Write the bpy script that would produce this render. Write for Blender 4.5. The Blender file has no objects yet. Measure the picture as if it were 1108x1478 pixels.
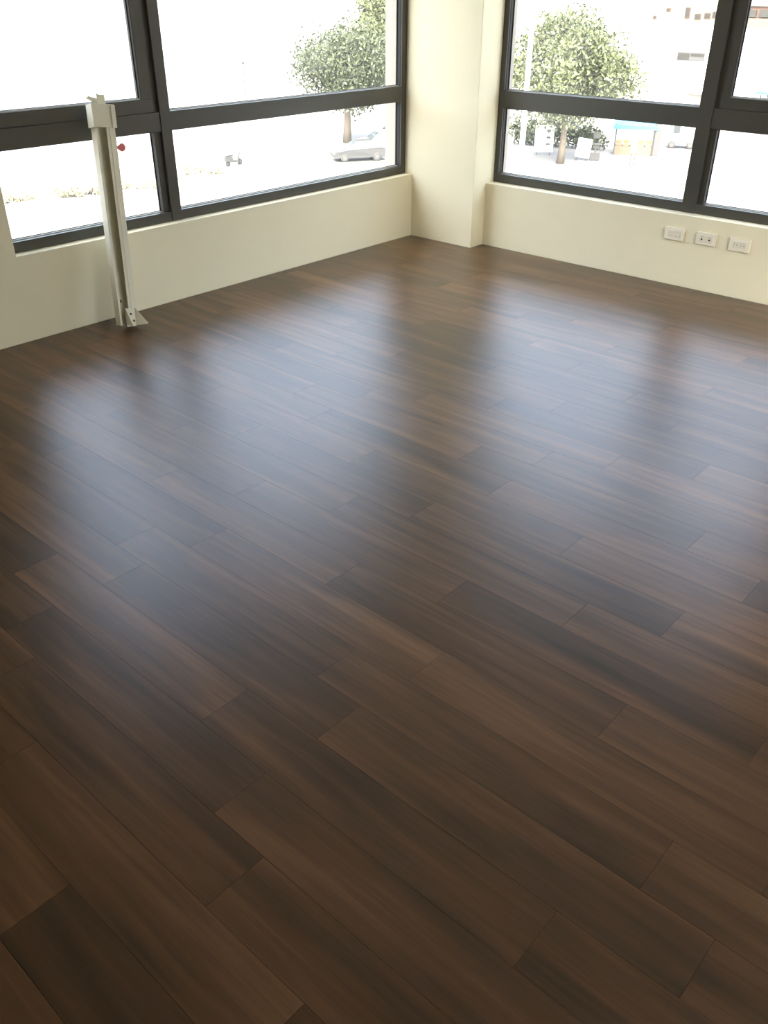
import bpy, bmesh, math, random
from mathutils import Vector, Matrix, noise

# ------------------------------------------------------------------ camera
SC = bpy.context.scene
COL = SC.collection
IMG_W, IMG_H, FPX = 1108, 1478, 1230.0
CAM = Vector((4.0901, -4.9989, 1.525))
YAW, PITCH, ROLL = 0.7291, -0.5505, 0.0038
Fv = Vector((-math.sin(YAW)*math.cos(PITCH), math.cos(YAW)*math.cos(PITCH), math.sin(PITCH)))
R0 = Vector((math.cos(YAW), math.sin(YAW), 0)); U0 = R0.cross(Fv)
Rv = R0*math.cos(ROLL) + U0*math.sin(ROLL); Uv = -R0*math.sin(ROLL) + U0*math.cos(ROLL)
cd = bpy.data.cameras.new('camera'); cam = bpy.data.objects.new('camera', cd); COL.objects.link(cam)
cd.sensor_fit = 'HORIZONTAL'; cd.sensor_width = 36.0; cd.lens = FPX/IMG_W*36.0
cd.clip_start = 0.05; cd.clip_end = 10000
m3 = Matrix((Rv, Uv, -Fv)).transposed()
cam.matrix_world = Matrix.Translation(CAM) @ m3.to_4x4()
SC.camera = cam

# ------------------------------------------------------------------ light
SUN_DIR = Vector((0.42, -0.62, 0.95)).normalized()      # towards the sun, behind the room
w = bpy.data.worlds.new('sky'); SC.world = w; w.use_nodes = True
nt = w.node_tree; bg = nt.nodes['Background']
sky = nt.nodes.new('ShaderNodeTexSky'); sky.sky_type = 'NISHITA'
sky.sun_disc = False; sky.sun_elevation = math.asin(SUN_DIR.z)
sky.sun_rotation = math.atan2(SUN_DIR.x, SUN_DIR.y)
sky.altitude = 20; sky.air_density = 1.0; sky.dust_density = 10.0; sky.ozone_density = 1.0
hs = nt.nodes.new('ShaderNodeHueSaturation'); hs.inputs['Saturation'].default_value = .68     # milky haze
nt.links.new(sky.outputs[0], hs.inputs['Color']); nt.links.new(hs.outputs[0], bg.inputs[0]); bg.inputs[1].default_value = 1.15
sl = bpy.data.lights.new('sun', 'SUN'); sl.energy = 0.6; sl.angle = math.radians(0.6); sl.color = (1, .95, .86)
so = bpy.data.objects.new('sun', sl); COL.objects.link(so); so.location = (20, -30, 60)
so.rotation_euler = SUN_DIR.to_track_quat('Z', 'Y').to_euler()
vs = SC.view_settings
vs.view_transform = 'Standard'; vs.look = 'None'; vs.gamma = 1.0; vs.use_curve_mapping = False
vs.exposure = 1.17
try: SC.cycles.max_bounces = 12; SC.cycles.diffuse_bounces = 8; SC.cycles.transparent_max_bounces = 24
except Exception: pass

rnd = random.Random(7)

# ------------------------------------------------------------------ helpers
def pix_dir(x, y): return Fv*FPX + Rv*(x-IMG_W/2) - Uv*(y-IMG_H/2)
def at(x, y, axis, val):                       # pixel -> point on the plane axis = val
    d = pix_dir(x, y); i = 'xyz'.index(axis); return CAM + d*((val-CAM[i])/d[i])
def proj(P):
    d = Vector(P)-CAM; z = d.dot(Fv)
    return (IMG_W/2+FPX*d.dot(Rv)/z, IMG_H/2-FPX*d.dot(Uv)/z, z)

def tag(o, label=None, cat=None, group=None, kind=None):
    if label: o['label'] = label
    if cat: o['category'] = cat
    if group: o['group'] = group
    if kind: o['kind'] = kind
    return o
def empty(name, loc=(0,0,0)):
    o = bpy.data.objects.new(name, None); COL.objects.link(o); o.location = loc; o.empty_display_size = .1
    return o
def world_of(o):
    m = o.matrix_basis.copy()
    return world_of(o.parent) @ o.matrix_parent_inverse @ m if o.parent else m
def attach(o, parent):                          # parent while keeping the world position
    o.parent = parent; o.matrix_parent_inverse = world_of(parent).inverted(); return o
class MB:
    def __init__(s): s.v = []; s.f = []
    def box(s, a, b, M=None):
        x0,y0,z0 = [min(p,q) for p,q in zip(a,b)]; x1,y1,z1 = [max(p,q) for p,q in zip(a,b)]
        n = len(s.v)
        vs_ = [(x0,y0,z0),(x1,y0,z0),(x1,y1,z0),(x0,y1,z0),(x0,y0,z1),(x1,y0,z1),(x1,y1,z1),(x0,y1,z1)]
        if M: vs_ = [tuple(M @ Vector(v)) for v in vs_]
        s.v += vs_
        s.f += [tuple(n+i for i in q) for q in ((0,3,2,1),(4,5,6,7),(0,1,5,4),(1,2,6,5),(2,3,7,6),(3,0,4,7))]
        return s
    def poly(s, pts, thick, M=None):            # polygon in local XY extruded along local Z
        n = len(s.v); k = len(pts)
        vs_ = [(p[0],p[1],0) for p in pts] + [(p[0],p[1],thick) for p in pts]
        if M: vs_ = [tuple(M @ Vector(v)) for v in vs_]
        s.v += vs_
        s.f.append(tuple(n+i for i in reversed(range(k)))); s.f.append(tuple(n+k+i for i in range(k)))
        for i in range(k): j = (i+1) % k; s.f.append((n+i, n+j, n+k+j, n+k+i))
        return s
    def tube(s, pts, rad, seg=8):
        n = len(s.v); K = len(pts)
        for i, P in enumerate(pts):
            P = Vector(P); a = Vector(pts[max(i-1,0)]); b = Vector(pts[min(i+1,K-1)])
            t = (b-a).normalized(); u = t.orthogonal().normalized(); v = t.cross(u)
            r = rad[i] if isinstance(rad, (list,tuple)) else rad
            for q in range(seg):
                A = 2*math.pi*q/seg; s.v.append(tuple(P+u*(r*math.cos(A))+v*(r*math.sin(A))))
        for i in range(K-1):
            for q in range(seg):
                q2 = (q+1) % seg; s.f.append((n+i*seg+q, n+i*seg+q2, n+(i+1)*seg+q2, n+(i+1)*seg+q))
        s.f.append(tuple(n+q for q in reversed(range(seg)))); s.f.append(tuple(n+(K-1)*seg+q for q in range(seg)))
        return s
    def lathe(s, prof, seg=20, M=None):         # (r, z) profile about local Z
        n = len(s.v); K = len(prof)
        for r, z in prof:
            for q in range(seg):
                A = 2*math.pi*q/seg; p = Vector((r*math.cos(A), r*math.sin(A), z))
                s.v.append(tuple(M @ p if M else p))
        for i in range(K-1):
            for q in range(seg):
                q2 = (q+1) % seg; s.f.append((n+i*seg+q, n+i*seg+q2, n+(i+1)*seg+q2, n+(i+1)*seg+q))
        s.f.append(tuple(n+q for q in reversed(range(seg)))); s.f.append(tuple(n+(K-1)*seg+q for q in range(seg)))
        return s
    def mesh(s, name):
        me = bpy.data.meshes.new(name); me.from_pydata(s.v, [], s.f); me.validate(); me.update(); return me
    def build(s, name, mat, parent=None, bevel=0, smooth=False, origin=None):
        me = s.mesh(name)
        if origin is not None: me.transform(Matrix.Translation(-Vector(origin)))
        me.materials.append(mat)
        if bevel or True:
            bm = bmesh.new(); bm.from_mesh(me); bmesh.ops.recalc_face_normals(bm, faces=bm.faces)
            if bevel:
                bmesh.ops.remove_doubles(bm, verts=bm.verts, dist=1e-6)
                ed = [e for e in bm.edges if len(e.link_faces) == 2 and e.calc_face_angle(0) > .6]
                bmesh.ops.bevel(bm, geom=ed, offset=bevel, segments=2, profile=.5, affect='EDGES', clamp_overlap=True)
            bm.to_mesh(me); bm.free()
        if smooth: me.polygons.foreach_set('use_smooth', [True]*len(me.polygons))
        o = bpy.data.objects.new(name, me); COL.objects.link(o)
        if origin is not None: o.location = Vector(origin)
        if parent:
            o.parent = parent
            if origin is None: o.matrix_parent_inverse = Matrix.Translation(-parent.location)
            else: o.location = Vector(origin)-parent.location
        return o

# ------------------------------------------------------------------ materials
def new_mat(name):
    m = bpy.data.materials.new(name); m.use_nodes = True
    return m, m.node_tree.nodes, m.node_tree.links, m.node_tree.nodes['Principled BSDF']
def simple(name, col, rough=.6, metal=0., var=.08, scale=20., bump=0., spec=.5):
    m, N, L, P = new_mat(name)
    tc = N.new('ShaderNodeTexCoord'); nz = N.new('ShaderNodeTexNoise'); nz.inputs['Scale'].default_value = scale
    nz.inputs['Detail'].default_value = 4
    L.new(tc.outputs['Object'], nz.inputs['Vector'])
    mx = N.new('ShaderNodeMix'); mx.data_type = 'RGBA'
    mx.inputs[6].default_value = (*[c*(1-var) for c in col], 1); mx.inputs[7].default_value = (*[min(1,c*(1+var)) for c in col], 1)
    L.new(nz.outputs[0], mx.inputs[0]); L.new(mx.outputs[2], P.inputs['Base Color'])
    P.inputs['Roughness'].default_value = rough; P.inputs['Metallic'].default_value = metal
    P.inputs['Specular IOR Level'].default_value = spec
    if bump:
        b = N.new('ShaderNodeBump'); b.inputs['Strength'].default_value = bump; b.inputs['Distance'].default_value = .002
        L.new(nz.outputs[0], b.inputs['Height']); L.new(b.outputs[0], P.inputs['Normal'])
    return m

def wood_material():
    m, N, L, P = new_mat('walnut_plank')
    tc = N.new('ShaderNodeTexCoord'); oi = N.new('ShaderNodeObjectInfo')
    def math_(op, a, b=None):
        n = N.new('ShaderNodeMath'); n.operation = op
        for i, q in enumerate((a, b)):
            if q is None: continue
            if isinstance(q, (int, float)): n.inputs[i].default_value = q
            else: L.new(q, n.inputs[i])
        return n.outputs[0]
    wv = math_('MULTIPLY', oi.outputs['Random'], 91.7)
    def nz(sx, sy, sc, det, dist=0., rough=.5, off=0.):
        mp = N.new('ShaderNodeMapping'); mp.inputs['Scale'].default_value = (sx, sy, 1)
        L.new(tc.outputs['Object'], mp.inputs['Vector'])
        n = N.new('ShaderNodeTexNoise'); n.noise_dimensions = '4D'
        n.inputs['Scale'].default_value = sc; n.inputs['Detail'].default_value = det
        n.inputs['Distortion'].default_value = dist; n.inputs['Roughness'].default_value = rough
        L.new(mp.outputs[0], n.inputs['Vector']); L.new(math_('ADD', wv, off), n.inputs['W'])
        return n.outputs[0]
    broad = nz(1.0, 9.0, 1.3, 2, .6)
    streak = nz(1.0, 26.0, 1.7, 5, .9, .6, 11.)
    fine = nz(1.0, 34.0, 9.0, 3, .2, .6, 23.)
    s = math_('ADD', math_('ADD', math_('MULTIPLY', broad, .80), math_('MULTIPLY', streak, .50)), math_('MULTIPLY', fine, .14))
    tone = N.new('ShaderNodeSeparateColor'); L.new(oi.outputs['Color'], tone.inputs[0])
    s = math_('ADD', s, math_('MULTIPLY', math_('SUBTRACT', tone.outputs[0], .5), .34))
    s = math_('SUBTRACT', s, .16)
    cr = N.new('ShaderNodeValToRGB'); e = cr.color_ramp.elements
    e[0].position = .28; e[0].color = (.0285, .0146, .0070, 1)
    e[1].position = .84; e[1].color = (.190, .094, .0420, 1)
    k = e.new(.50); k.color = (.0690, .0335, .0150, 1)
    k = e.new(.65); k.color = (.1160, .0562, .0246, 1)
    L.new(s, cr.inputs[0])
    rg = math_('ADD', .335, math_('MULTIPLY', math_('SUBTRACT', streak, .5), .10))
    b = N.new('ShaderNodeBump'); b.inputs['Strength'].default_value = .08; b.inputs['Distance'].default_value = .0006
    L.new(fine, b.inputs['Height'])
    df = N.new('ShaderNodeBsdfDiffuse'); gl = N.new('ShaderNodeBsdfGlossy'); gl.distribution = 'BECKMANN'
    fr = N.new('ShaderNodeFresnel'); fr.inputs[0].default_value = 1.62; mx = N.new('ShaderNodeMixShader')
    L.new(cr.outputs[0], df.inputs['Color']); L.new(rg, gl.inputs['Roughness'])
    L.new(b.outputs[0], df.inputs['Normal']); L.new(b.outputs[0], gl.inputs['Normal'])
    L.new(fr.outputs[0], mx.inputs[0]); L.new(df.outputs[0], mx.inputs[1]); L.new(gl.outputs[0], mx.inputs[2])
    L.new(mx.outputs[0], N['Material Output'].inputs[0]); N.remove(P)
    return m

def glass_material():
    m, N, L, P = new_mat('window_glass'); out = N['Material Output']; N.remove(P)
    tr = N.new('ShaderNodeBsdfTransparent'); tr.inputs[0].default_value = (.96, .98, .965, 1)
    gl = N.new('ShaderNodeBsdfGlossy'); gl.inputs['Roughness'].default_value = .02
    lw = N.new('ShaderNodeLayerWeight'); lw.inputs[0].default_value = .5
    pw = N.new('ShaderNodeMath'); pw.operation = 'POWER'; L.new(lw.outputs['Facing'], pw.inputs[0]); pw.inputs[1].default_value = 5
    fr = N.new('ShaderNodeMath'); fr.operation = 'MULTIPLY_ADD'; L.new(pw.outputs[0], fr.inputs[0]); fr.inputs[1].default_value = .8; fr.inputs[2].default_value = .02
    tl = N.new('ShaderNodeBsdfTranslucent'); tl.inputs[0].default_value = (.95, .95, .92, 1)
    m1 = N.new('ShaderNodeMixShader'); m1.inputs[0].default_value = .012         # thin film of dust
    m2 = N.new('ShaderNodeMixShader')
    L.new(tr.outputs[0], m1.inputs[1]); L.new(tl.outputs[0], m1.inputs[2])
    L.new(fr.outputs[0], m2.inputs[0]); L.new(m1.outputs[0], m2.inputs[1]); L.new(gl.outputs[0], m2.inputs[2])
    L.new(m2.outputs[0], out.inputs[0])
    return m

def leaf_material(name, c0, c1):
    m, N, L, P = new_mat(name)
    ge = N.new('ShaderNodeNewGeometry'); cr = N.new('ShaderNodeValToRGB')
    cr.color_ramp.elements[0].color = (*c0, 1); cr.color_ramp.elements[1].color = (*c1, 1)
    L.new(ge.outputs['Random Per Island'], cr.inputs[0]); L.new(cr.outputs[0], P.inputs['Base Color'])
    P.inputs['Roughness'].default_value = .7
    return m

M_WOOD = wood_material(); M_GLASS = glass_material()
M_WALL = simple('cream_wall_paint', (.76, .705, .525), .75, 0, .025, 6, .12, .3)
M_CEIL = simple('white_ceiling_paint', (.80, .79, .74), .8, 0, .02, 8)
M_FRAME = simple('dark_bronze_aluminium', (.055, .054, .046), .36, .0, .10, 30)
M_GASKET = simple('black_rubber', (.012, .012, .012), .6, 0, .1, 40)
M_GLINT = simple('grey_rail_glint', (.42, .42, .39), .4, .0, .05, 40)  # pale colour standing in for light glancing off the rail tops
M_SUB = simple('dark_subfloor', (.03, .024, .02), .9)
M_GRANITE = simple('granite_cladding', (.30, .27, .235), .7, 0, .25, 160)
M_POST = simple('ivory_painted_steel', (.70, .67, .54), .42, 0, .05, 25)
M_RUST = simple('rusty_bolt', (.12, .08, .05), .7, .2, .3, 90)
M_RED = simple('red_plastic', (.60, .14, .14), .5)
M_PLATE = simple('ivory_plastic', (.78, .74, .62), .35, 0, .02, 40)
M_INSERT = simple('ivory_plastic_insert', (.70, .66, .54), .4, 0, .02, 40)
M_SLOT = simple('dark_slot', (.02, .018, .015), .6)
M_SLOTG = simple('grey_slot', (.22, .20, .17), .6)

# ------------------------------------------------------------------ room numbers
PD, PX = 0.1386, 0.539                 # corner pillar: depth (y) and width (x)
HL, HR = 0.416, 0.405                  # sill heights
RL, RR = 0.0634, 0.085                 # frames sit this far behind the plaster
WT = 0.224                              # wall thickness
TOP = 2.38; CEIL = 2.72
XE, YE = 5.3, -6.6                     # far ends of the room
WL0 = -3.0925                          # end of the opening in wall_left
WR1 = 2.95                             # end of the opening in wall_right

# ------------------------------------------------------------------ walls
def struct(o): return tag(o, kind='structure')
b = MB()
b.box((-WT, YE-WT, -.02), (0, -PD, HL))
b.box((-WT, YE-WT, TOP), (0, -PD, CEIL))
b.box((-WT, YE-WT, HL), (0, WL0, TOP))
wall_left = struct(b.build('wall_left', M_WALL))
b = MB()
b.box((PX, 0, -.02), (XE+WT, WT, HR))
b.box((PX, 0, TOP), (XE+WT, WT, CEIL))
b.box((WR1, 0, HR), (XE+WT, WT, TOP))
wall_right = struct(b.build('wall_right', M_WALL))
pillar = struct(MB().box((-.062-.05, -PD, -.02), (PX, .085+.05, CEIL)).build('wall_corner', M_WALL, bevel=.003))
clad = MB()
clad.box((-.2536, -PD, -.3), (-.112, .228, CEIL)).box((-.112, .135, -.3), (PX, .228, CEIL))
clad.build('stone_cladding', M_GRANITE, pillar)
struct(MB().box((-WT, YE-WT, -.02), (XE+WT, YE, CEIL)).build('wall_rear', M_WALL))
W30, W31 = -3.0, -1.2                    # unseen opening added in the side wall to brighten the left wall
b = MB()
b.box((XE, YE, -.02), (XE+WT, 0, .41)); b.box((XE, YE, TOP), (XE+WT, 0, CEIL))
b.box((XE, YE, .41), (XE+WT, W30, TOP)); b.box((XE, W31, .41), (XE+WT, 0, TOP))
struct(b.build('wall_side', M_WALL))
struct(MB().box((-WT-.03, YE-WT, CEIL), (XE+WT, WT+.03, CEIL+.25)).build('ceiling', M_CEIL))

# ------------------------------------------------------------------ floor and planks
TH = .004
floor = struct(MB().box((-WT, YE-WT, -.25), (XE+WT, WT, -TH)).build('floor', M_SUB))
PITCH_, B0, LEN = .15012, -3.1224, .9179
S_ = .953125
known = {-4:3.468, -3:3.722, -1:3.611, 0:2.41, 2:2.71, 4:2.991, 5:3.155, 6:1.928, 7:3.142, 8:3.314, 9:2.643, -14:2.664, -6:2.975}
known = {k: v*S_ for k, v in known.items()}
tones = {(6,2):.72, (6,3):.45, (5,3):.32, (5,4):.56, (4,4):.34, (4,5):.64, (8,3):.42, (8,4):.66, (9,3):.68, (0,3):.36, (0,2):.60, (7,4):.60, (-1,4):.62, (-3,3):.64, (-4,3):.36, (-4,4):.58, (2,2):.66, (2,3):.42, (1,3):.56}
GAP = .0003
mesh_cache = {}
def plank_mesh(lx, ly):
    key = (round(lx, 4), round(ly, 4))
    if key in mesh_cache: return mesh_cache[key]
    hx, hy = lx/2-GAP, ly/2-GAP
    v = [(-hx,-hy,-TH),(hx,-hy,-TH),(hx,hy,-TH),(-hx,hy,-TH),(-hx,-hy,0),(hx,-hy,0),(hx,hy,0),(-hx,hy,0)]
    f = [(4,5,6,7),(3,2,1,0)]+[(i, (i+1) % 4, 4+(i+1) % 4, 4+i) for i in range(4)]
    me = bpy.data.meshes.new('plank'); me.from_pydata(v, [], f); me.materials.append(M_WOOD); me.materials.append(M_SUB)
    for i in range(1, 6): me.polygons[i].material_index = 1      # matte dark core at the joints
    mesh_cache[key] = me; return me
rows = []
prev = None
kmin = int(math.floor((B0-0)/PITCH_)); kmax = int(math.ceil((B0-YE)/PITCH_))
pieces = []
for k in range(kmin, kmax):
    y1 = min(B0-PITCH_*k, -.007); y0 = max(B0-PITCH_*(k+1), YE+.004)
    if y1-y0 < .01: continue
    if k in known: x = known[k] % LEN
    else:
        while True:
            x = rnd.uniform(0, LEN)
            nb = [prev] + ([known[k+1] % LEN] if k+1 in known else [])
            if all(q is None or min(abs(x-q), LEN-abs(x-q)) > .16 for q in nb): break
    prev = x
    xs = [.007] + [x+LEN*i for i in range(-1, 8) if .03 < x+LEN*i < XE-.03] + [XE-.004]
    for i in range(len(xs)-1):
        a, c = xs[i], xs[i+1]
        if y1 > -PD-.007 and a < PX:                # around the pillar
            if y0 < -PD-.007: pieces.append((k, i, a, min(c, PX+.007), y0, -PD-.007))
            if c > PX+.03: pieces.append((k, i, PX+.007, c, y0, y1))
        else: pieces.append((k, i, a, c, y0, y1))
rest = MB(); made = 0
for (k, i, a, c, y0, y1) in pieces:
    vis = False
    for fx in (0, .25, .5, .75, 1):
        for fy in (0, 1):
            px_, py_, pz_ = proj((a+(c-a)*fx, y0+(y1-y0)*fy, 0))
            if pz_ > .1 and -110 < px_ < IMG_W+110 and -50 < py_ < IMG_H+150: vis = True
    n0 = rnd.random()
    if vis and made < 298:
        o = bpy.data.objects.new('plank', plank_mesh(c-a, y1-y0)); COL.objects.link(o)
        o.location = ((a+c)/2, (y0+y1)/2, 0); o.parent = floor
        t = tones.get((k, i), .5+(n0-.5)*.55); o.color = (t, t, t, 1); made += 1
    else: rest.box((a+GAP, y0+GAP, -TH), (c-GAP, y1-GAP, 0))
tag(rest.build('distant_planks', M_WOOD, floor), kind='stuff')

# ------------------------------------------------------------------ windows
class Win:
    def __init__(s, name, fn): s.fn = fn; s.root = struct(empty(name, fn(0, 0, 0)))
    def box(s, name, mat, u0, u1, w0, w1, z0, z1, parent=None, bevel=.0015):
        p = s.fn((u0+u1)/2, (w0+w1)/2, (z0+z1)/2)
        par = parent or s.root
        o = MB().box(s.fn(u0, w0, z0), s.fn(u1, w1, z1)).build(name, mat, None, bevel)
        attach(o, par)
        return o
def make_window(name, fn, u0, u1, mull, ofs, sash_u, sub_u, side, hs, zb, zt0, zt1, zsash, jamb_near, jamb_far, gd):
    """u0..u1 whole opening, fixed light next to the pillar, casement beyond the mullion. side=+1: casement at larger u"""
    W = Win(name, fn); B = W.box; D = .055; top = TOP
    near = u0 if side > 0 else u1; far = u1 if side > 0 else u0
    def rng(a, b): return (min(a, b), max(a, b))
    fr = B('sill_rail', M_FRAME, u0, u1, 0, D, hs, zb)
    B('head_rail', M_FRAME, u0, u1, 0, D, top-.05, top)
    B('jamb', M_FRAME, *rng(near, near+side*jamb_near), 0, D, zb, top-.05)
    B('jamb', M_FRAME, *rng(far, far-side*jamb_far), 0, D, zb, top-.05)
    m0, m1 = mull                                  # m0 towards the pillar
    B('mullion', M_FRAME, *rng(m0, m1), -.005, D, hs, top-.05)
    a = near+side*jamb_near; c = far-side*jamb_far
    B('transom', M_FRAME, *rng(a, m0), 0, D, zt0, zt1)
    B('transom', M_FRAME, *rng(m1, c), 0, D, zt0, zt1)
    # fixed panes: pale strip painted as the rail-top glint, black gasket at the glass
    def pane(ua, ub, za, zb_, w):
        ua, ub = rng(ua, ub)
        p = B('pane', M_GLASS, ua+.001, ub-.001, w, w+.006, za+.001, zb_-.001, bevel=0)
        g = MB()
        for (x0, x1, z0, z1) in ((ua+.0005, ub-.0005, za+.0005, za+.007), (ua+.0005, ub-.0005, zb_-.007, zb_-.0005), (ua+.0005, ua+.007, za+.007, zb_-.007), (ub-.007, ub-.0005, za+.007, zb_-.007)):
            g.box(fn(x0, w-.006, z0), fn(x1, w-.0005, z1))
        for x0 in (ua+.0004, ub-.0024): g.box(fn(x0, .012, za+.0004), fn(x0+.002, w-.006, zb_-.0004))
        o = MB().box(fn(ua+.0005, w-.018, za+.0002), fn(ub-.0005, w-.0065, za+.004)).build('glint_strip', M_GLINT, None); attach(o, p)
        o = g.build('gasket', M_GASKET, None); attach(o, p)
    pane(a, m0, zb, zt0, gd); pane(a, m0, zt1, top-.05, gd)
    # lower light of the casement bay: sub frame stile then pane
    B('sub_frame', M_FRAME, *rng(m1, sub_u), .016, D, zb, zt0)
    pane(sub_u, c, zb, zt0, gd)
    # upper casement
    sub2 = m1+side*.03
    B('sub_frame', M_FRAME, *rng(m1, sub2), .016, D, zt1, top-.05)
    sash = B('sash_rail', M_FRAME, *rng(sub2, c), .004, D+.004, zt1+.001, zsash)
    B('sash_rail', M_FRAME, *rng(sub2, c), .008, D+.004, top-.11, top-.051)
    B('sash_stile', M_FRAME, *rng(sub2, sash_u), .010, D+.004, zsash, top-.11)
    B('sash_stile', M_FRAME, *rng(c, c-side*.03), .010, D+.004, zsash, top-.11)
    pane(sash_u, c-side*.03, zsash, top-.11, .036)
    return W.root
make_window('window_1', lambda u, w, z: Vector((-RL-w, u, z)), WL0-.035, -PD, (-2.066, -2.13), 0, -2.222, -2.17, -1,
            HL, .467, .877, .970, 1.036, .050, .045, .046)
make_window('window_2', lambda u, w, z: Vector((u, RR+w, z)), PX, WR1, (1.902, 1.985), 0, 2.058, 2.02, 1,
            HR, .458, .863, .967, 1.026, .038, .045, .046)

make_window('fill_window', lambda u, w, z: Vector((XE+RR+w, u, z)), W30, W31, (-2.0, -2.07), 0, -2.16, -2.11, -1,  # added out of view, right of the camera, as fill light
            .41, .46, .87, .967, 1.03, .045, .045, .046)

# ------------------------------------------------------------------ wall sockets
def outlet(cx, cz, kind, label):
    r = empty('wall_outlet', (cx, 0, cz)); tag(r, label, 'outlet')
    bx = lambda n, m, x0, x1, y0, y1, z0, z1, par, bev=0: MB().box((cx+x0, y0, cz+z0), (cx+x1, y1, cz+z1)).build(n, m, par, bev)
    bx('cover_plate', M_PLATE, -.060, .060, -.014, -.0003, -.035, .035, r, .003)
    ins = bx('insert', M_INSERT, -.036, .036, -.0165, -.0135, -.018, .018, r, .001)
    def sub(name, mat, x0, x1, z0, z1):
        o = bx(name, mat, x0, x1, -.0173, -.016, z0, z1, None); attach(o, ins)
    if kind == 'jack':
        for s in (-1, 1):
            o = MB().lathe([(.0055, 0), (.0055, .0012)], 14, Matrix.Translation((cx+s*.0225, -.016, cz-.003)) @ Matrix.Rotation(math.pi/2, 4, 'X')).build('jack_hole', M_SLOT)
            attach(o, ins)
            sub('jack_mark', M_SLOTG, s*.0225-.008, s*.0225+.008, .0105, .0125)
    else:
        for s in (-1, 1):
            x = s*.020
            mt = M_SLOTG if kind == 'power' else M_PLATE
            sub('slot', mt, x-.010, x-.0085+.0003, -.009, -.001)
            sub('slot', mt, x-.010, x-.0085+.0003, .003, .011)
            sub('ground_slot', mt, x+.004, x+.009, -.0015, .0035)
            if kind == 'blank': sub('slot_rim', M_SLOTG, x-.012, x+.012, -.0125, -.0118)
        if kind == 'blank': sub('indicator', M_RED, .014, .028, .0135, .0150)
    return r
outlet(1.928, .296, 'blank', 'ivory wall outlet with a tiny red mark, right below the window mullion')
outlet(2.122, .2975, 'jack', 'ivory wall plate with two dark round jack holes, between two power outlets')
outlet(2.320, .2955, 'power', 'ivory double power outlet with grey three-pin slots, on the cream wall under the casement')

# ------------------------------------------------------------------ leaning steel post
PB = Vector((.172, -2.668, .012)); PT = Vector((-.0205, -2.512, 1.035))
za = (PT-PB).normalized(); wa = (Vector((.10, 1, 0)) - za*Vector((.10, 1, 0)).dot(za)).normalized(); da = wa.cross(za).normalized()
PM = Matrix((( wa.x, da.x, za.x, PB.x), (wa.y, da.y, za.y, PB.y), (wa.z, da.z, za.z, PB.z), (0,0,0,1)))   # X width(+y), Y outwards, Z along
post = empty('steel_post', PB)
tag(post, 'ivory painted steel channel post leaning against the window transom', 'post')
def pbox(name, mat, a, b_, bev=.001, par=None):
    o = MB().box(a, b_, PM).build(name, mat, None, bev); attach(o, par or post); return o
hw, dp, tk = .050, .055, .0035; Lp = 1.052
prof = [(-hw,0),(hw,0),(hw,dp),(.004,dp),(.004,dp-tk),(hw-tk,dp-tk),(hw-tk,tk),(-hw+tk,tk),(-hw+tk,dp-tk),(-hw+.012,dp-tk),(-hw+.012,dp),(-hw,dp)]
o = MB().poly(prof, Lp, PM).build('channel', M_POST, None, .0008); attach(o, post)
pbox('crease', M_POST, (.020, dp, .06), (.0225, dp+.0018, Lp-.1), 0)
# sleeve near the top
b = MB(); e = .006
b.box((-hw-e-.004, dp+.002, Lp-.105), (hw+e, dp+.008, Lp), PM).box((-hw-e-.004, -.004, Lp-.105), (-hw-.0015, dp+.002, Lp), PM)
b.box((hw+.0015, -.004, Lp-.105), (hw+e, dp+.002, Lp), PM)
o = b.build('sleeve', M_POST, None, .001); attach(o, post)
pbox('sleeve_lip', M_POST, (hw+e-.022, dp+.008, Lp-.105), (hw+e, dp+.014, Lp-.004), .001, o)
pbox('end_tab', M_POST, (-.020, .006, Lp-.02), (.036, .012, Lp+.048))
pbox('end_tab', M_POST, (-.020, .012, Lp-.02), (-.014, .045, Lp+.048))
o = MB().poly([(-.02, Lp+.004), (-.066, Lp+.026), (-.066, Lp+.032), (-.02, Lp+.022)], .03, PM @ Matrix.Translation((0,.05,0)) @ Matrix.Rotation(math.pi/2, 4, 'X')).build('pin', M_POST)
attach(o, post)
# foot bracket with its gussets
pbox('foot_plate', M_POST, (-.018, dp+.001, -.008), (.034, dp+.005, .085))
Mf = PM @ Matrix.Translation((.034, dp+.003, 0)) @ Matrix.Rotation(math.radians(35), 4, 'Z') @ Matrix.Rotation(math.pi/2, 4, 'X')
o = MB().poly([(0, -.004), (.062, .000), (.062, .006), (.004, .085), (0, .085)], .003, Mf).build('gusset', M_POST); attach(o, post)
Mf2 = PM @ Matrix.Translation((-.018, dp+.003, 0)) @ Matrix.Rotation(math.radians(75), 4, 'Z') @ Matrix.Rotation(math.pi/2, 4, 'X')
o = MB().poly([(0, .002), (.05, -.006), (.05, .002), (.004, .085), (0, .085)], .003, Mf2).build('gusset', M_POST); attach(o, post)
def bolt(x, y, z, r, mat=M_RUST):
    o = MB().lathe([(r, 0), (r, .002), (r*.5, .0035)], 12, PM @ Matrix.Translation((x, y, z)) @ Matrix.Rotation(-math.pi/2, 4, 'X')).build('bolt', mat)
    attach(o, post)
bolt(.010, dp+.005, .055, .006); bolt(.024, dp+.005, .02, .006); bolt(-.012, tk, .12, .008)

# red sticker on the pane
c = at(174.5, 213, 'x', -RL-.0455)
pts = [(-.034, .004)]
for i in range(15):
    A = math.radians(140-280*i/14); pts.append((.006+.021*math.cos(A), .020*math.sin(A)))
Ms = Matrix.Translation(c) @ Matrix(((0,0,1,0),(1,0,0,0),(0,1,0,0),(0,0,0,1)))
o = MB().poly(pts, .0008, Ms).build('sticker', M_RED, None, 0, False, c)
tag(o, 'small red teardrop sticker on the window pane beside the leaning post', 'sticker')

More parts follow.
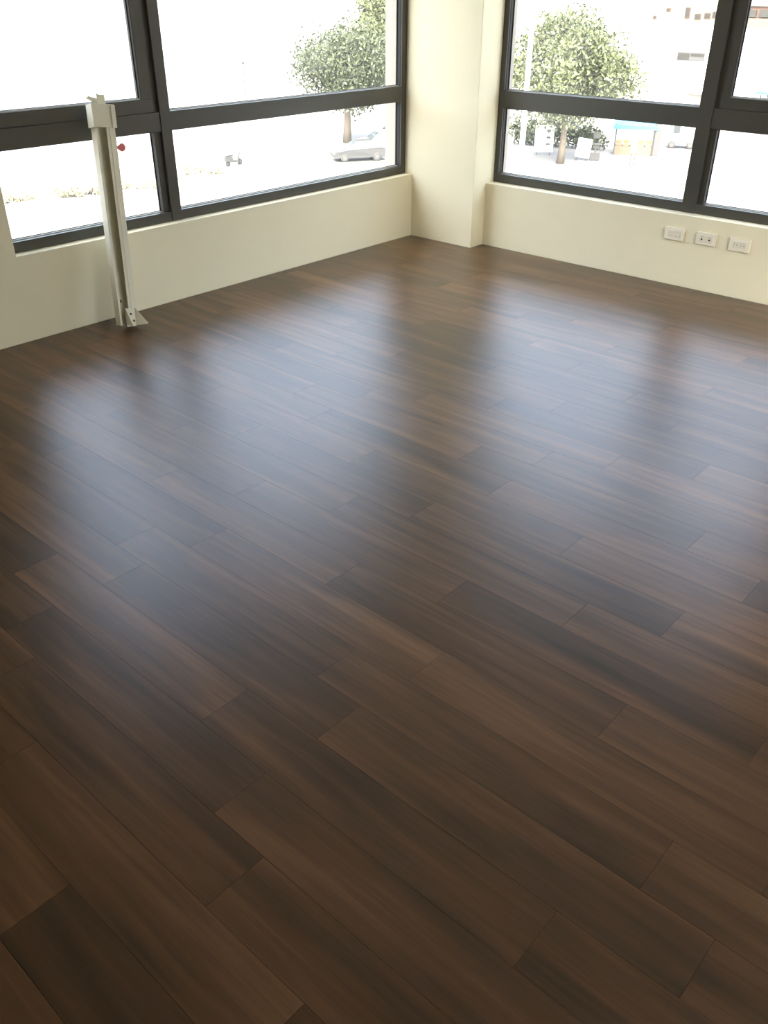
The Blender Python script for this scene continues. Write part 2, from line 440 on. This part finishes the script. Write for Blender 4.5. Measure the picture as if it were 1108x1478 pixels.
# ------------------------------------------------------------------ the street outside, ten metres below
GZ = -10.0
M_GROUND = simple('pale_concrete', (.100, .098, .094), .9, 0, .08, .25)
M_LEAF1 = leaf_material('leaf_dark', (.008, .013, .006), (.040, .052, .018))
M_LEAF2 = leaf_material('leaf_light', (.016, .024, .009), (.075, .088, .030))
M_LEAF3 = leaf_material('leaf_dry', (.17, .16, .10), (.36, .34, .20))
M_BARK = simple('bark', (.075, .062, .048), .9, 0, .3, 3)
M_CARD = simple('dark_car_paint', (.045, .046, .048), .3, .2, .03)
M_CARW = simple('white_car_paint', (.55, .55, .55), .3, 0, .03)
M_TYRE = simple('tyre', (.02, .02, .02), .8)
M_CGLASS = simple('car_glass', (.03, .035, .04), .1)
M_WHITE = simple('white_render', (.66, .65, .62), .8, 0, .04, .4)
M_YELLOW = simple('yellow_render', (.15, .14, .09), .8, 0, .05, .4)
M_BRICK = simple('terracotta_render', (.065, .036, .026), .8, 0, .1, .5)
M_TAN = simple('tan_render', (.095, .070, .047), .8, 0, .08, .5)
M_WIN = simple('far_window_glass', (.022, .022, .02), .25)
M_RWIN = simple('far_window_red', (.05, .027, .022), .5)
M_GREY = simple('grey_metal', (.05, .05, .052), .5, .2)
M_BLUE = simple('blue_canvas', (.025, .10, .17), .7)
M_CYAN = simple('cyan_sign', (.022, .13, .19), .6)
M_PINK = simple('red_sign', (.20, .055, .06), .6)
M_ORANGE = simple('orange_goods', (.20, .085, .03), .7)
M_TRUCK = simple('grey_green_paint', (.06, .075, .058), .5)
M_SIGN = simple('white_board', (.72, .72, .70), .6)

struct(MB().box((-2600, -600, GZ-.3), (1400, 3000, GZ)).build('ground', M_GROUND))

def ground_at(x, y): return at(x, y, 'z', GZ)
def facing(P):                                      # rotation about z so local -Y looks at the room
    d = Vector((P.x-CAM.x, P.y-CAM.y)); return math.atan2(d.y, d.x)-math.pi/2

def foliage(rng_, clumps, leaf, n, name, mat, parent, rad=.9):
    v, f = [], []
    for (c, r) in clumps:
        for _ in range(n):
            d = Vector((rng_.gauss(0,1), rng_.gauss(0,1), rng_.gauss(0,.8))).normalized()*r*(rng_.random()**.45)
            p = c+d; a = Vector((rng_.gauss(0,1), rng_.gauss(0,1), rng_.gauss(0,.7))).normalized(); b_ = a.orthogonal().normalized()
            b_.rotate(Matrix.Rotation(rng_.random()*6.28, 3, a)); s = leaf*rng_.uniform(.6, 1.2); cc = a.cross(b_)
            k = len(v); v += [tuple(p-b_*s), tuple(p+cc*s*.45), tuple(p+b_*s), tuple(p-cc*s*.45)]; f.append((k,k+1,k+2,k+3))
    me = bpy.data.meshes.new(name); me.from_pydata(v, [], f); me.materials.append(mat)
    o = bpy.data.objects.new(name, me); COL.objects.link(o); o.parent = parent; return o
def tree(P, h, crown_w, crown_lo, seed, mat, label, n_clump=46, n_leaf=120, leaf=.26, trunk_r=.2, squash=1., group=None):
    rg = random.Random(seed); r = empty('tree', P); tag(r, label, 'tree', group)
    cz = (h+crown_lo)/2; rz = (h-crown_lo)/2; rx = crown_w/2
    cl = []
    for i in range(n_clump):
        while True:
            q = Vector((rg.uniform(-1,1), rg.uniform(-1,1), rg.uniform(-1,1)))
            if .25 < q.length < 1: break
        wz = 1.0 if q.z < .2 else 1.0-.55*(q.z-.2)
        cl.append((Vector((q.x*rx*.86*wz, q.y*rx*.86*wz, cz+q.z*rz*.88)), rg.uniform(.13, .24)*crown_w*squash))
    t = MB().tube([(0,0,0), (.05,.02,crown_lo*.6), (0,.1,crown_lo+.3), (.1,0,cz), (0,0,h*.86)], [trunk_r*1.25, trunk_r, trunk_r*.85, trunk_r*.55, trunk_r*.15], 8)
    tr = t.build('trunk', M_BARK, None, 0, True); tr.parent = r
    for i in range(9):
        c_ = cl[i*4 % len(cl)][0]; z0 = crown_lo+.25+rg.random()*(cz-crown_lo)
        bt = MB().tube([(0,0,z0), tuple(Vector((0,0,z0)).lerp(c_, .55)+Vector((0,0,.25))), tuple(c_)], [trunk_r*.42, trunk_r*.28, trunk_r*.08], 6).build('branch', M_BARK, None, 0, True); bt.parent = tr
    o = foliage(rg, cl, leaf, n_leaf, 'crown', mat, r); tag(o, kind='stuff')
    return r
Pt = ground_at(501, 206)
tree(Pt, 9.4, 9.0, 2.6, 3, M_LEAF1, 'round dark green tree standing behind the dark parked car', 70, 220, .17, .30)
d_ = Vector((Pt.x-CAM.x, Pt.y-CAM.y, 0)).normalized()
P2 = at(535, 30, 'z', GZ+9.8) ; P2 = CAM+pix_dir(545, 60)*(112/pix_dir(545, 60).length); P2.z = GZ
tree(P2, 12.0, 7.5, 4.0, 5, M_LEAF2, 'tall pale green tree rising behind the round dark tree', 46, 160, .24, .25)
P3 = ground_at(808, 236)
tree(P3, 10.2, 10.6, 2.2, 11, M_LEAF2, 'broad light green tree beside the white utility pole', 80, 230, .18, .26, .8)

# utility pole
Pp = CAM+pix_dir(754, 200)*(62/Vector((pix_dir(754, 200).x, pix_dir(754, 200).y, 0)).length); Pp.z = GZ
r = empty('utility_pole', Pp); tag(r, 'white utility pole in front of the broad light green tree', 'pole')
o = MB().tube([(0,0,0), (0,0,10.4)], [.20, .14], 12).build('shaft', M_SIGN, None, 0, True); o.parent = r
o = MB().box((-.7, -.05, 9.7), (.7, .05, 9.82)).build('crossarm', M_SIGN); o.parent = r
for q in (-.55, .55):
    o = MB().lathe([(.05, 9.82), (.08, 9.9), (.04, 10.02)], 10, Matrix.Translation((q, 0, 0))).build('insulator', M_SIGN); o.parent = r

# vehicles
def loft(prof, ws, name, mat, parent):              # side profile (x,z), half width per point
    n = len(prof); v = [(x, -w_, z) for (x, z), w_ in zip(prof, ws)]+[(x, w_, z) for (x, z), w_ in zip(prof, ws)]
    f = [tuple(range(n)), tuple(reversed(range(n, 2*n)))]+[(i, n+i, n+(i+1) % n, (i+1) % n) for i in range(n)]
    m = MB(); m.v = v; m.f = f; o = m.build(name, mat, None, .03); o.parent = parent; return o
def wheel(parent, x, y, r=.31, wdt=.2):
    o = MB().lathe([(r*.6, -wdt/2), (r, -wdt/2+.03), (r, wdt/2-.03), (r*.6, wdt/2)], 18, Matrix.Translation((x, y, r)) @ Matrix.Rotation(math.pi/2, 4, 'X')).build('wheel', M_TYRE, None); o.parent = parent
    h_ = MB().lathe([(r*.55, -wdt/2-.01), (r*.55, wdt/2+.01)], 12, Matrix.Translation((x, y, r)) @ Matrix.Rotation(math.pi/2, 4, 'X')).build('hub', M_GREY, None); h_.parent = o
def car(P, rot, mat, label):
    r = empty('car', P); r.rotation_euler.z = rot; tag(r, label, 'car')
    loft([(-2.1,.28),(2.05,.28),(2.15,.55),(2.05,.78),(1.0,.92),(-1.7,.98),(-2.12,.9),(-2.18,.55)], [.80,.80,.80,.82,.86,.86,.82,.82], 'body', mat, r)
    cab = loft([(1.05,.91),(.35,1.40),(-1.15,1.44),(-1.85,.97)], [.80,.62,.62,.78], 'cabin', M_CGLASS, r)
    loft([(.36,1.39),(.30,1.45),(-1.1,1.49),(-1.17,1.43)], [.60,.58,.58,.60], 'roof', mat, r)
    for s in (-1, 1):
        o = MB().tube([(-.35, s*.70, 1.0), (-.38, s*.63, 1.42)], .05, 6).build('door_pillar', mat, None); o.parent = cab
        for x in (-1.3, 1.3): wheel(r, x, s*.76)
        o = MB().box((2.0, s*.5-.18, .6), (2.14, s*.5+.18, .74)).build('headlight', M_SIGN, None, .02); o.parent = r
    return r
Pc = ground_at(517, 231)
car(Pc, facing(Pc)+math.radians(195), M_CARD, 'dark grey car parked under the round tree')
Pc2 = ground_at(549, 216)
car(Pc2, facing(Pc2)+math.radians(200), M_CARW, 'white car parked behind the dark grey car')

def scooter(P, rot, label, mat):
    r = empty('scooter', P); r.rotation_euler.z = rot; tag(r, label, 'scooter')
    for x in (-.6, .6): wheel(r, x, 0, .22, .1)
    loft([(-.8,.35),(-.2,.25),(.35,.25),(.55,.9),(.45,.95),(.2,.4),(-.15,.45),(-.2,.7),(-.85,.72)], [.14,.16,.18,.16,.14,.16,.16,.15,.1], 'body', mat, r)
    o = MB().box((-.75,-.13,.72), (-.1,.13,.8)).build('seat', M_TYRE, None, .02); o.parent = r
    o = MB().tube([(.5,-.32,1.02), (.5,.32,1.02)], .025, 6).build('handlebar', M_GREY); o.parent = r
    o = MB().tube([(.6,0,.22), (.5,0,1.02)], .03, 6).build('fork', M_GREY); o.parent = r
Ps = ground_at(338, 239); scooter(Ps, facing(Ps)+.7, 'dark scooter standing alone on the open pavement', M_CARD)
Ps = ground_at(552, 201); scooter(Ps, facing(Ps)+1.2, 'dark scooter beside the white car', M_CARD)

# lamp post far away
Pl = ground_at(354, 139)
r = empty('lamp_post', Pl); tag(r, 'slim grey lamp post far across the open pavement', 'lamp post')
o = MB().tube([(0,0,0), (0,0,3.6)], [.09, .06], 8).build('shaft', M_GREY); o.parent = r
o = MB().lathe([(.08,3.6),(.22,3.75),(.2,4.0),(.05,4.1)], 12).build('lantern', M_GREY); o.parent = r

# dry shrubs along the kerb
def shrub(px_, py_, wdt, h_, seed, label, mat=M_LEAF3, n=5, group=None):
    P = ground_at(px_, py_); r = empty('shrub', P); tag(r, label, 'shrub', group); rg = random.Random(seed)
    rot = facing(P); cl = []
    for i in range(n):
        x = (i/(n-1)-.5)*wdt if n > 1 else 0
        cl.append((Vector((x*math.cos(rot), x*math.sin(rot), h_*.5+rg.uniform(-.05,.05))), h_*rg.uniform(.45, .6)))
    o = foliage(rg, cl, .16, 70, 'leaves', mat, r); tag(o, kind='stuff')
    for c_, _ in cl[:3]:
        s = MB().tube([(c_.x, c_.y, 0), (c_.x+.05, c_.y, h_*.5)], [.04, .02], 6).build('stem', M_BARK); s.parent = r
for i, (x, y, w_, h_, n) in enumerate([(30, 292, 1.6, .7, 4), (98, 285, 1.6, .7, 5), (146, 280, 1.3, .7, 4), (208, 272, 2.6, .6, 5), (293, 252, 2.4, .7, 5)]):
    shrub(x, y, w_, h_, 40+i, 'low dry yellowish shrub along the kerb of the open pavement', group='kerb shrubs')

# kerb under the shrubs
a, c = ground_at(0, 300), ground_at(330, 247)
d = (c-a).normalized(); nrm = Vector((-d.y, d.x, 0))*.12
m = MB(); n0 = []
m.v = [tuple(p+s*nrm+Vector((0,0,z))) for z in (0, .14) for p in (a, c) for s in (-1, 1)]
m.f = [(0,1,3,2),(4,6,7,5),(0,4,5,1),(2,3,7,6),(0,2,6,4),(1,5,7,3)]
struct(m.build('trim_1', M_GROUND))

# hedge, boards and stall beyond the broad tree
def hedge(px0, px1, py_, h_, seed, label):
    a, c = ground_at(px0, py_), ground_at(px1, py_+8); P = (a+c)/2; r = empty('hedge', P); tag(r, label, 'hedge'); rg = random.Random(seed)
    cl = []
    for i in range(26):
        q = (c-a)*(i/25-.5); cl.append((Vector((q.x, q.y, rg.uniform(.25, .8)*h_)), .42*h_))
    o = foliage(rg, cl, .20, 110, 'leaves', M_LEAF1, r); tag(o, kind='stuff')
    for i in range(0, 26, 5):
        q = (c-a)*(i/25-.5); s = MB().tube([(q.x, q.y, 0), (q.x, q.y, h_*.6)], [.06, .03], 6).build('stem', M_BARK); s.parent = r
hedge(742, 862, 208, 2.2, 77, 'dense clipped hedge behind the white sign board')

def sign(px_, py_, wdt, h_, z0, mat, label, marks=(), cat='sign', tilt=0., mm=None):
    P = ground_at(px_, py_); r = empty('sign_board', P); r.rotation_euler.z = facing(P); tag(r, label, cat)
    bd = MB().box((-wdt/2, -.04, z0), (wdt/2, .04, z0+h_)).build('board', mat, None, .01); bd.parent = r
    if tilt: bd.rotation_euler.y = tilt
    for s in (-1, 1):
        o = MB().tube([(s*wdt*.35, .06, 0), (s*wdt*.35, .06, z0+h_*.8)], .04, 6).build('leg', M_GREY); o.parent = r
    for (x, z, w_, hh) in marks:
        o = MB().box((x-w_/2, -.055, z-hh/2), (x+w_/2, -.04, z+hh/2)).build('mark', mm or M_GREY); o.parent = bd
sign(783, 224, 1.5, 2.0, .25, M_SIGN, 'white sign board with three dark marks in front of the hedge',
     [(.32, 1.85, .34, .18), (.32, 1.35, .34, .16), (.32, .85, .34, .15), (.32, 1.73, .12, .1)])
sign(838, 232, 1.1, 1.4, .25, M_SIGN, 'plain white panel leaning beside the dark sign', (), 'sign', .12)
sign(857, 232, .75, .55, .05, M_GREY, 'narrow dark sign with a white patch beside the leaning white panel', [(0, .7, .12, .9), (0, 1.25, .75, .14), (0, 1.85, .5, .4), (.05, 1.0, .5, .12)], mm=M_GREY)
sign(911, 240, .42, .95, .95, M_SIGN, 'tall narrow white sign on grey legs before the market stall')

Pk = ground_at(912, 222); r = empty('market_stall', Pk); r.rotation_euler.z = facing(Pk); tag(r, 'market stall with a blue awning over orange goods', 'stall')
for x in (-1.5, 1.5):
    for y in (-.8, .8):
        o = MB().tube([(x, y, 0), (x, y, 2.3)], .05, 6).build('post', M_GREY); o.parent = r
o = MB().poly([(-.95, 2.15), (.95, 2.55), (.95, 2.6), (-.95, 2.22)], 3.5, Matrix.Translation((-1.75,0,0)) @ Matrix(((0,0,1,0),(1,0,0,0),(0,1,0,0),(0,0,0,1)))).build('awning', M_BLUE); o.parent = r
o = MB().box((-1.75,-.97,1.95), (1.75,-.93,2.2)).build('valance', M_BLUE); o.parent = r
o = MB().box((-1.5,-.7,.0), (1.5,.6,.62)).build('counter', M_TAN, None, .02); o.parent = r
for i in range(5):
    c_ = MB().box((-1.4+i*.58,-.65,.63), (-.92+i*.58,.2,.95)).build('crate', M_TAN, None, .02); c_.parent = r
    q = MB()
    for a_ in range(3):
        for b2 in range(2):
            q.lathe([(.02,-.1),(.09,-.05),(.1,.0),(.08,.06),(.02,.1)], 8, Matrix.Translation((-1.3+i*.58+a_*.14, -.5+b2*.3, 1.0)))
    q = q.build('fruit', M_ORANGE, None, 0, True); q.parent = c_; tag(q, kind='stuff')
o = MB().box((1.55,-.9,0), (2.0,-.6,2.9)).build('side_panel', M_GREY, None, .02); o.parent = r

Pq = ground_at(977, 213); r = empty('pickup_truck', Pq); r.rotation_euler.z = facing(Pq); tag(r, 'small grey green pickup truck with a tall cab on the street', 'truck')
loft([(-.95,.4),(.1,.4),(.1,2.0),(-.65,2.0),(-.95,1.25)], [.75]*2+[.66]*2+[.75], 'cab', M_TRUCK, r)
o = MB().box((-.5,-.70,1.25), (.0,-.74,1.8)).build('side_window', M_CGLASS); o.parent = r
bd = MB().box((.12,-.78,.45), (1.55,.78,.9)).build('cargo_bed', M_TRUCK, None, .03); bd.parent = r
for s in (-1, 1):
    for x in (-.5, 1.0): wheel(r, x, s*.7, .3, .18)

# buildings
def building(name, label, plane_y, x0, x1, ztop, depth, mat):
    r = empty(name, (x0, plane_y, GZ)); tag(r, label, 'building')
    def part(n_, m_, X0, X1, Y0, Y1, Z0, Z1, par=None):
        o = MB().box((X0, plane_y+Y0, Z0), (X1, plane_y+Y1, Z1)).build(n_, m_, None); attach(o, par or r); return o
    part('wall', mat, x0, x1, 0, depth, GZ, ztop)
    part('roof_edge', mat, x0-.2, x1+.2, -.2, depth, ztop, ztop+.35)
    return r, part
def rect(px0, py0, px1, py1, plane_y):
    a = at(px0, py0, 'y', plane_y); c = at(px1, py1, 'y', plane_y); return a.x, c.x, c.z, a.z
# white house with the long dark window
YB = 100.0
xa, xb, z0, z1 = rect(880, 46, 1050, 140, YB)
r, part = building('white_building', 'plain white building with one long dark window', YB, xa, xb, z1, 12, M_WHITE)
x0, x1, z0, z1 = rect(978, 74, 1016, 89, YB)
wf = part('window', M_GREY, x0, x1, -.08, .05, z0, z1)
part('pane', M_WIN, x0+.15, x0+(x1-x0)*.45, -.12, -.07, z0+.1, z1-.15, wf); part('pane', M_WIN, x0+(x1-x0)*.5, x1-.12, -.12, -.07, z0+.5, z1-.15, wf)
x0, x1, z0, z1 = rect(983, 129, 1016, 134, YB)
part('canopy', M_GREY, x0, x1+2, -2.2, 0, z0, z1-.2)
# yellow block behind
YB2 = 150.0
xa, xb, z0, z1 = rect(928, -30, 1062, 60, YB2)
r, part = building('yellow_building', 'pale yellow block with small reddish windows behind the white building', YB2, xa, xb, z1, 14, M_YELLOW)
for (a_, b2, c_, d2) in ((1003, 19, 1011, 28), (1017, 18, 1025, 27), (990, 10, 995, 26), (1029, 16, 1034, 26), (962, 11, 968, 16), (943, 22, 947, 27)):
    x0, x1, z0, z1 = rect(a_, b2, c_, d2, YB2)
    wf = part('window', M_RWIN, x0, x1, -.15, .05, z0, z1); part('pane', M_WIN, x0+.15, x1-.15, -.2, -.14, z0+.15, z1-.15, wf)
# terracotta block on the right
YB3 = 118.0
xa, xb, z0, z1 = rect(1066, -40, 1240, 140, YB3)
r, part = building('terracotta_building', 'terracotta coloured block with window rows and a white awning', YB3, xa, xb, z1, 14, M_BRICK)
def bandp(n_, m_, a_, b2, c_, d2, y0=-.25):
    x0, x1, z0, z1 = rect(a_, b2, c_, d2, YB3); return part(n_, m_, x0, x1, y0, .05, z0, z1)
bandp('upper_band', M_YELLOW, 1066, -40, 1240, 11); bandp('wall_band', M_TAN, 1066, 26, 1240, 46); bandp('ledge', M_WHITE, 1066, 46, 1240, 51, -.5)
bandp('dark_band', M_GREY, 1071, 54, 1240, 67, -.15)
for x in (1084, 1103, 1124, 1146): bandp('window', M_WIN, x-5, 14, x+7, 25, -.3)
for x in (1081, 1096, 1118, 1140): bandp('pale_fitting', M_SIGN, x-3, 58, x+4, 64, -.5)
for y in (74, 80): bandp('ledge', M_TAN, 1071, y, 1240, y+1, -.3)
bandp('awning', M_WHITE, 1062, 89, 1240, 125, -3.0); bandp('awning_edge', M_GREY, 1083, 86, 1240, 88, -3.1)
# striped shop sign
Pg = at(1102, 134, 'y', 92.0); r = empty('shop_sign', (Pg.x, 92.0, GZ)); tag(r, 'red and blue striped shop sign under the white awning', 'sign')
x0, x1, z0, z1 = rect(1092, 127, 1150, 140, 92.0)
for n_, m_, lo, hi in (('blue_stripe', M_CYAN, 0, .45), ('white_stripe', M_SIGN, .45, .72), ('red_stripe', M_PINK, .72, 1)):
    o = MB().box((x0, 91.9, z0+(z1-z0)*lo), (x1, 92.1, z0+(z1-z0)*hi)).build(n_, m_, None); attach(o, r)
for x in (x0+.5, x1-.5):
    o = MB().tube([(x, 92.2, GZ), (x, 92.2, z1)], .08, 6).build('leg', M_GREY, None); attach(o, r)
